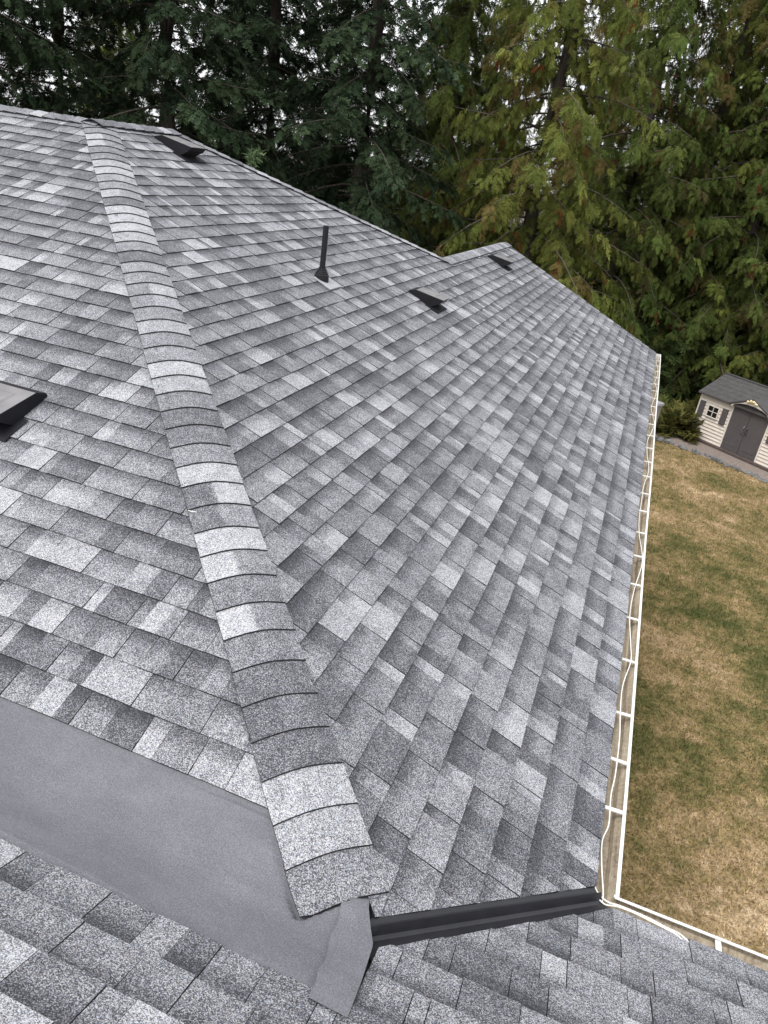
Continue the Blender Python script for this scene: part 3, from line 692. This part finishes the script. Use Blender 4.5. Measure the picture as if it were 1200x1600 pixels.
# pale gold leaf-shaped lamp ornament on the gable
mb = MB()
for q, (ox, oz, l) in enumerate(((-.16, -.03, .12), (-.06, .02, .10), (.05, .02, .11), (.15, -.03, .12))):
    mb.tube([(cx + ox - l * .5, -.235, 2.05 + oz - .02), (cx + ox, -.28, 2.07 + oz), (cx + ox + l * .5, -.235, 2.05 + oz + .015)], [.015, .045, .012], 6)
mb.box(cx - .2, cx + .2, -.235, -.205, 2.01, 2.05); sp('ornament', mb, M_BRASS)
# edging stones
rr = random.Random(8); L_ = float(np.linalg.norm(edge_b - edge_a)) + 1.6; t = -1.6; idx = 0
def rock(rx, ry, rz_, seed):
    r2 = np.random.default_rng(seed); mb = MB(); rings = [(-.3, .9), (.15, 1.), (.6, .82), (.9, .4)]; n = 8; V = []
    for h, q in rings:
        for j in range(n): f = q * r2.uniform(.82, 1.12); V.append((rx * f * math.cos(j * math.tau / n), ry * f * math.sin(j * math.tau / n), rz_ * (h + r2.uniform(-.08, .08))))
    mb.add(V, [(i * n + j, i * n + (j + 1) % n, (i + 1) * n + (j + 1) % n, (i + 1) * n + j) for i in range(3) for j in range(n)] + [tuple(range(3 * n, 4 * n))]); return mb.mesh('edging_stone', M_STONE)
while t < L_:
    w_ = rr.uniform(.14, .46); p = edge_a + dirE * (t + w_ / 2) + nrmE * (rr.uniform(-.10, .16) + .14 * math.sin(t * 1.1))
    o = obj('edging_stone', rock(w_ * .52, rr.uniform(.09, .20), rr.uniform(.05, .15), idx)); o.location = (p[0], p[1], ZG + .02); o.rotation_euler = (0, 0, math.atan2(dirE[1], dirE[0]) + rr.uniform(-.3, .3))
    tag(o, 'rough grey edging stone between the lawn and the gravel path', 'stone', 'stones edging the lawn by the shed'); t += w_ * rr.uniform(.9, 1.3); idx += 1
# bin half hidden by the gutter
bp_ = on_z(1003, 690, ZG)
bn = thing('storage_bin', 'narrow dark brown bin with pale grey panel and light lid beside the ferns', 'bin', (bp_[0], bp_[1], ZG), rz)
mb = MB(); V = [(-.20, -.2, 0), (.20, -.2, 0), (.20, .2, 0), (-.20, .2, 0), (-.25, -.25, .82), (.25, -.25, .82), (.25, .25, .82), (-.25, .25, .82)]
mb.add(V, [(3, 2, 1, 0), (4, 5, 6, 7), (0, 1, 5, 4), (1, 2, 6, 5), (2, 3, 7, 6), (3, 0, 4, 7)]); obj('body', mb.mesh('body', M_BIN), bn, bevel=.02)
mb = MB(); mb.box(-.22, .22, -.22, .22, .82, 1.42); obj('upper_panel', mb.mesh('upper_panel', M_BINTOP), bn, bevel=.02)
mb = MB(); mb.box(-.26, .26, -.26, .26, 1.42, 1.54); obj('lid', mb.mesh('lid', M_LEAD), bn, bevel=.03)

# ------------------------------------------------------------------ foliage
def frame(Xd, Zh):
    Xd = Xd / np.linalg.norm(Xd, axis=1, keepdims=True); Yd = np.cross(Zh, Xd); Yd /= np.linalg.norm(Yd, axis=1, keepdims=True) + 1e-9
    return Xd, Yd, np.cross(Xd, Yd)
def leaflet(base, d, l, w, nrm=(0, 0, 1)):
    base, d, nrm = np.array(base, float), np.array(d, float), np.array(nrm, float); d /= np.linalg.norm(d)
    sd_ = np.cross(nrm, d); sd_ /= np.linalg.norm(sd_) + 1e-9
    return [base + d * l * .2 + sd_ * w * .5, base + d * l * .2 - sd_ * w * .5, base + d * l]
def tmpl_cedar(r, n=8):
    q = []
    for i in range(n):
        x = .02 + .92 * i / (n - 1); l = .42 * (1 - x) ** .6 + .14
        for sg in (-1, 1):
            th = math.radians(r.uniform(25, 58)); z = -.22 * x * x + r.uniform(-.05, .05)
            d = (math.cos(th), sg * math.sin(th), r.uniform(-.55, .15)); q.append(leaflet((x, 0, z), d, l, .085 + .04 * r.random(), (r.uniform(-.7, .7), r.uniform(-.7, .7), 1)))
            if l > .36: q.append(leaflet(np.array((x, 0, z)) + np.array(d) * l * .4, (math.cos(th * .1), sg * math.sin(th * .1), -.25), l * .6, .075))
    q.append(leaflet((-.1, 0, 0), (1, 0, -.15), 1.3, .05)); return np.array(q)
def tmpl_spruce(r, n=9):
    q = [leaflet((-.1, 0, 0), (1, 0, -.05), 1.2, .10), leaflet((-.1, 0, 0), (1, 0, -.05), 1.2, .10, (0, 1, 0))]
    for i in range(n):
        x = .02 + .9 * i / (n - 1); l = .36 * (1 - x) ** .6 + .15
        for sg in (-1, 1):
            th = math.radians(r.uniform(35, 70)); d = (math.cos(th), sg * math.sin(th), r.uniform(-.6, .3)); b = (x, 0, r.uniform(-.03, .03))
            q.append(leaflet(b, d, l, .12, (r.uniform(-.8, .8), r.uniform(-.8, .8), 1)))
    return np.array(q)
def instantiate(T, P, Xd, Yd, Zd, sc, colr, tipgain):
    nq = len(T); m = len(P); Tf = T.reshape(-1, 3)
    V = (P[:, None, :] + sc[:, None, None] * (Tf[None, :, 0:1] * Xd[:, None, :] + Tf[None, :, 1:2] * Yd[:, None, :] + Tf[None, :, 2:3] * Zd[:, None, :]))
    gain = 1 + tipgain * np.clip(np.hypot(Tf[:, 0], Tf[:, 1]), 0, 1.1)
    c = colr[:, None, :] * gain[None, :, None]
    return V.reshape(-1, 3), np.concatenate([c, np.ones(c.shape[:2] + (1,))], -1).reshape(-1, 4)
def conifer(kind, seed, H, base, R, nbr, hue_mul=(1, 1, 1)):
    r = np.random.default_rng(seed); pr = random.Random(seed)
    leaf = []; tint = []; limbs = MB()
    T = [tmpl_cedar(pr) if kind == 'cedar' else tmpl_spruce(pr) for _ in range(3)]
    acc = [[] for _ in T]
    for i in range(nbr):
        f = ((i + r.random()) / nbr) ** (1.18 if kind == 'cedar' else 1.1); z = base + (H - base) * f
        rel = (z - base) / (H - base); Rz = R * ((1 - rel) ** .75) * (min(1, .55 + rel * 4) if kind == 'cedar' else 1)
        Lb = max(.35, Rz * r.uniform(.62, 1.12)); az = i * 2.39996 + r.uniform(-.5, .5)
        out = np.array([math.cos(az), math.sin(az), 0]); lat = np.array([-out[1], out[0], 0])
        if kind == 'cedar': u1, u2, u3 = r.uniform(.05, .3), r.uniform(.35, .75), r.uniform(.05, .25)
        else: u1, u2, u3 = r.uniform(-.05, .2), r.uniform(.3, .6), r.uniform(.1, .25)
        bend = r.uniform(-.15, .15)
        def bp(q): return np.array([0, 0, z]) + out * Lb * q + lat * Lb * bend * q * q + np.array([0, 0, Lb * (u1 * q - u2 * q * q + u3 * q ** 3)])
        pts = [bp(q) for q in np.linspace(0, 1, 6)]
        limbs.tube(pts, [max(.006, .014 * Lb * (1 - q * .9)) for q in np.linspace(0, 1, 6)], 4, 0, False)
        vis = z < 14.0
        nsub = int(max(4, Lb * ((4.4 if kind == 'cedar' else 4.3) if vis else 1.6))); tone = r.uniform(.75, 1.25); dn = np.array([0, 0, -1.]); up_ = np.array([0, 0, 1.])
        for j in range(nsub):
            q = min(.12 + .88 * ((j + r.random()) / nsub) ** .85, 1); p = bp(q); tan = bp(q + .02) - bp(q - .02); tan /= np.linalg.norm(tan)
            sg = 1 if j % 2 else -1; Ls = r.uniform(.36, .92) * (1.15 - .45 * q); t2 = tone * r.uniform(.7, 1.35)
            if j == nsub - 1: ds = tan + dn * .1
            elif kind == 'cedar': ds = tan * r.uniform(.3, .9) + lat * sg * r.uniform(.4, 1.0) + dn * r.uniform(.25, 1.1)
            else: ds = tan * r.uniform(.3, .8) + lat * sg * r.uniform(.5, 1.1) + dn * (r.uniform(.4, 1.0) if r.random() < .4 else r.uniform(0, .25))
            ds /= np.linalg.norm(ds); sd2 = np.cross(ds, out * .6 + up_ * .8); sd2 /= np.linalg.norm(sd2) + 1e-9
            k_ = r.random(); hue = r.random(); ns = (11 if kind == 'cedar' else 9) if vis else 5; big = 1. if vis else 1.7
            tq = ((np.arange(ns) + .6) / ns)[:, None]; R1 = lambda lo, hi: r.uniform(lo, hi, (ns, 1))
            pp = p + ds * Ls * tq + dn * Ls * .38 * tq * tq + r.normal(0, .05, (ns, 3)); dl = ds + dn * .76 * tq; s2 = np.where(np.arange(ns) % 2, 1., -1.)[:, None]; s2[-1] = 0
            if kind == 'cedar':
                d = dl * R1(.6, 1.) + sd2 * s2 * R1(.4, 1.1) + dn * R1(.1, .9); zh = out * R1(.4, 1.) + up_ * .6 + r.normal(0, .4, (ns, 3)); sc = (r.uniform(.20, .36, ns) * (1.12 - .3 * tq[:, 0])) * big
                if k_ < .15: c = np.array((.115, .090, .032)) * t2 * R1(.8, 1.2)
                else: c = np.array((.080 + .058 * hue, .104 + .042 * hue, .024 + .012 * hue)) * t2 * R1(.8, 1.25)
                c = np.where(r.random((ns, 1)) < (.28 if k_ > .97 else .004), np.array((.15, .055, .022)) * R1(.6, 1.2), c)
            else:
                d = dl * R1(.6, 1.) + sd2 * s2 * R1(.5, 1.0) + dn * R1(0, .4); zh = up_ + r.normal(0, .4, (ns, 3)) + out * .3; sc = (r.uniform(.24, .40, ns) * (1.12 - .3 * tq[:, 0])) * big
                c = np.array((.020 + .016 * hue, .034 + .020 * hue, .018 + .008 * hue)) * t2 * R1(.8, 1.25)
            acc[r.integers(0, 3)].append((pp, d, zh, sc, c))
    VV, CC = [], []
    for T_i, A_ in zip(T, acc):
        P = np.concatenate([x[0] for x in A_]); Xd, Yd, Zd = frame(np.concatenate([x[1] for x in A_]), np.concatenate([x[2] for x in A_]))
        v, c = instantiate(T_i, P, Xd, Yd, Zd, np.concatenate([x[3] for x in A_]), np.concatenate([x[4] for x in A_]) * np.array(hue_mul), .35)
        VV.append(v); CC.append(c)
    V = np.concatenate(VV); Cc = np.concatenate(CC)
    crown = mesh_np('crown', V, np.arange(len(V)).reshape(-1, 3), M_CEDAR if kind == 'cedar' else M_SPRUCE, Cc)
    tb = MB(); n = 9; rad = .016 * H
    tb.tube([(.05 * math.sin(i * 1.3), .05 * math.cos(i * 1.7), H * i / n - (.2 if i == 0 else 0)) for i in range(n + 1)], [rad * (1.25 if i == 0 else 1) * (1 - .93 * i / n) for i in range(n + 1)], 10)
    return tb.mesh('trunk', M_BARK, smooth=True), limbs.mesh('limbs', M_BARK), crown
protos = {
    'spruceA': conifer('spruce', 101, 23, 1.2, 4.6, 170), 'spruceB': conifer('spruce', 102, 25, 1.8, 4.2, 165),
    'cedarA': conifer('cedar', 201, 21, .5, 5.0, 190), 'cedarB': conifer('cedar', 202, 20, .4, 4.6, 185, (.68, .80, .85))}
print('crown tris', {k: len(v[2].polygons) for k, v in protos.items()})
def tree(kind, px, D, label, group=None, rot=0., sc=1.):
    x, y = col_xy(px, D); t = thing('cedar_tree' if 'cedar' in kind else 'spruce_tree', label, 'tree', (x, y, ZG - .03), rot, group); t.scale = (sc, sc, sc)
    for nme, me in zip(('trunk', 'limbs', 'crown'), protos[kind]): obj(nme, me, t, kind='stuff' if nme != 'trunk' else None)
    return t
tree('spruceB', -70, 24, 'dark spruce behind the leftmost stretch of the shingled ridge', rot=1.0)
tree('spruceA', 105, 29, 'tall dark spruce behind the ridge, left of the hip top', rot=.3)
tree('spruceB', 262, 25, 'dark spruce with bare trunk showing above the first roof vent', rot=2.2, sc=.95)
tree('spruceA', 415, 31, 'dark spruce standing behind the pale leafy sapling', rot=3.5)
tree('spruceB', 560, 26, 'bushy dark spruce rising directly behind the vent pipe', rot=4.4, sc=.92)
tree('cedarB', 690, 34, 'yellow-green cedar squeezed between the spruces and the broad cedar', rot=.8)
tree('cedarA', 840, 27, 'broad yellow-green cedar with brown tips behind the notch in the roof', rot=0.4)
tree('cedarB', 985, 34, 'dark green cedar behind the far end of the roof', rot=3.1, sc=1.05)
tree('cedarA', 1090, 37, 'cedar with low sweeping boughs left of the shed', rot=2.1)
tree('cedarB', 1195, 35.5, 'large green cedar towering over the shed roof', rot=5.2, sc=1.1)
tree('cedarA', 1330, 36, 'green cedar beyond the right end of the shed', rot=1.5)
for i, px in enumerate([-130, 185, 350, 500, 640, 745, 905, 1080, 1150, 1250, 1370]):
    tree(('spruceA', 'cedarB', 'spruceB', 'spruceA')[i % 4] if px < 720 else ('cedarA', 'spruceA', 'cedarB')[i % 3], px + (i * 37) % 30, 41 + (i * 53) % 7,
         'far conifer of the back row, glimpsed through gaps between nearer trees', 'back row of conifers', i * 1.7, .95)

# undergrowth at the edge of the wood, a mass of low boughs
pr = random.Random(5); T = tmpl_cedar(pr); m = 9000
az = rng.uniform(-9, 16, m); D = rng.uniform(31.5, 38, m) + np.where(az > 3.5, 2.0, 0); P = np.stack([CO[0] + D * np.sin(np.radians(az)), CO[1] + D * np.cos(np.radians(az)), ZG + .1 + 2.9 * rng.random(m) ** 1.3], 1)
Xd, Yd, Zd = frame(rng.normal(0, 1, (m, 3)) * [.7, .7, .5] + [0, -.5, -.1], rng.normal(0, .4, (m, 3)) + [0, -.6, .8])
v, c = instantiate(T, P, Xd, Yd, Zd, rng.uniform(.3, .6, m), np.array([.040, .058, .018]) * rng.uniform(.5, 1.3, (m, 1)), .3)
obj('undergrowth', mesh_np('undergrowth', v, np.arange(len(v)).reshape(-1, 3), M_CEDAR, c), kind='stuff')
# ferns by the shed
def fern(px, py, n, L0, label, colr):
    p0 = on_z(px, py, ZG); T2 = tmpl_cedar(random.Random(px), 14); r2 = np.random.default_rng(px); P = []; Xs = []; sc = []
    for i in range(n):
        az = r2.uniform(0, 6.283); el = r2.uniform(.1, 1.2); P.append((r2.normal(0, .28), r2.normal(0, .28), r2.uniform(.0, .35))); Xs.append((math.cos(az) * math.cos(el), math.sin(az) * math.cos(el), math.sin(el))); sc.append(L0 * r2.uniform(.6, 1.15))
    Xd, Yd, Zd = frame(np.array(Xs), np.tile([[0, 0, 1.]], (n, 1))); v, c = instantiate(T2, np.array(P), Xd, Yd, Zd, np.array(sc), np.array(colr) * r2.uniform(.6, 1.35, (n, 1)), .4)
    o = obj('fern', mesh_np('fern', v, np.arange(len(v)).reshape(-1, 3), M_CEDAR, c)); o.location = (p0[0], p0[1], ZG); tag(o, label, 'fern')
fern(1052, 676, 60, 1.0, 'arching yellow-green fern clump beside the left wall of the shed', (.070, .068, .020))
fern(1068, 672, 40, .8, 'small brownish fern tucked against the shed corner', (.085, .062, .020))
fern(1034, 667, 46, .95, 'green fern growing behind the brown bin', (.055, .062, .018))
# young broadleaf sapling peeping over the far hip
x, y = col_xy(398, 15.5, 260); sx = thing('sapling', 'young pale green leafy sapling peeping over the far hip', 'sapling', (x, y, ZG))
ztop = CO[2] + (ray(395, 232) / np.linalg.norm(ray(395, 232)[:2]) * 15.5)[2] - ZG
mb = MB(); mb.tube([(0, 0, 0), (.05, .03, ztop * .5), (0, 0, ztop - .1)], [.06, .04, .008], 7); obj('trunk', mb.mesh('trunk', M_BARK, smooth=True), sx)
r2 = np.random.default_rng(77); Q = []; Cc = []
for st in range(46):
    z0_ = ztop - 1.9 * r2.random() ** 1.0 - .1; az = r2.uniform(0, 6.283); l = .12 + .55 * (ztop - z0_) / 1.9 * r2.uniform(.5, 1); d = np.array([math.cos(az) * .7, math.sin(az) * .7, .75])
    for j in range(9):
        b = np.array([0, 0, z0_]) + d * l * (j + 1) / 9; dd = d * .5 + r2.normal(0, .7, 3); Q.append(leaflet(b, dd, r2.uniform(.10, .17), r2.uniform(.03, .045), r2.normal(0, 1, 3))); Cc.append(np.tile(np.append(np.array((.11, .16, .075)) * r2.uniform(.7, 1.3), 1), (3, 1)))
obj('crown', mesh_np('crown', np.array(Q).reshape(-1, 3), np.arange(len(Q) * 3).reshape(-1, 3), M_CEDAR, np.array(Cc).reshape(-1, 4)), sx)
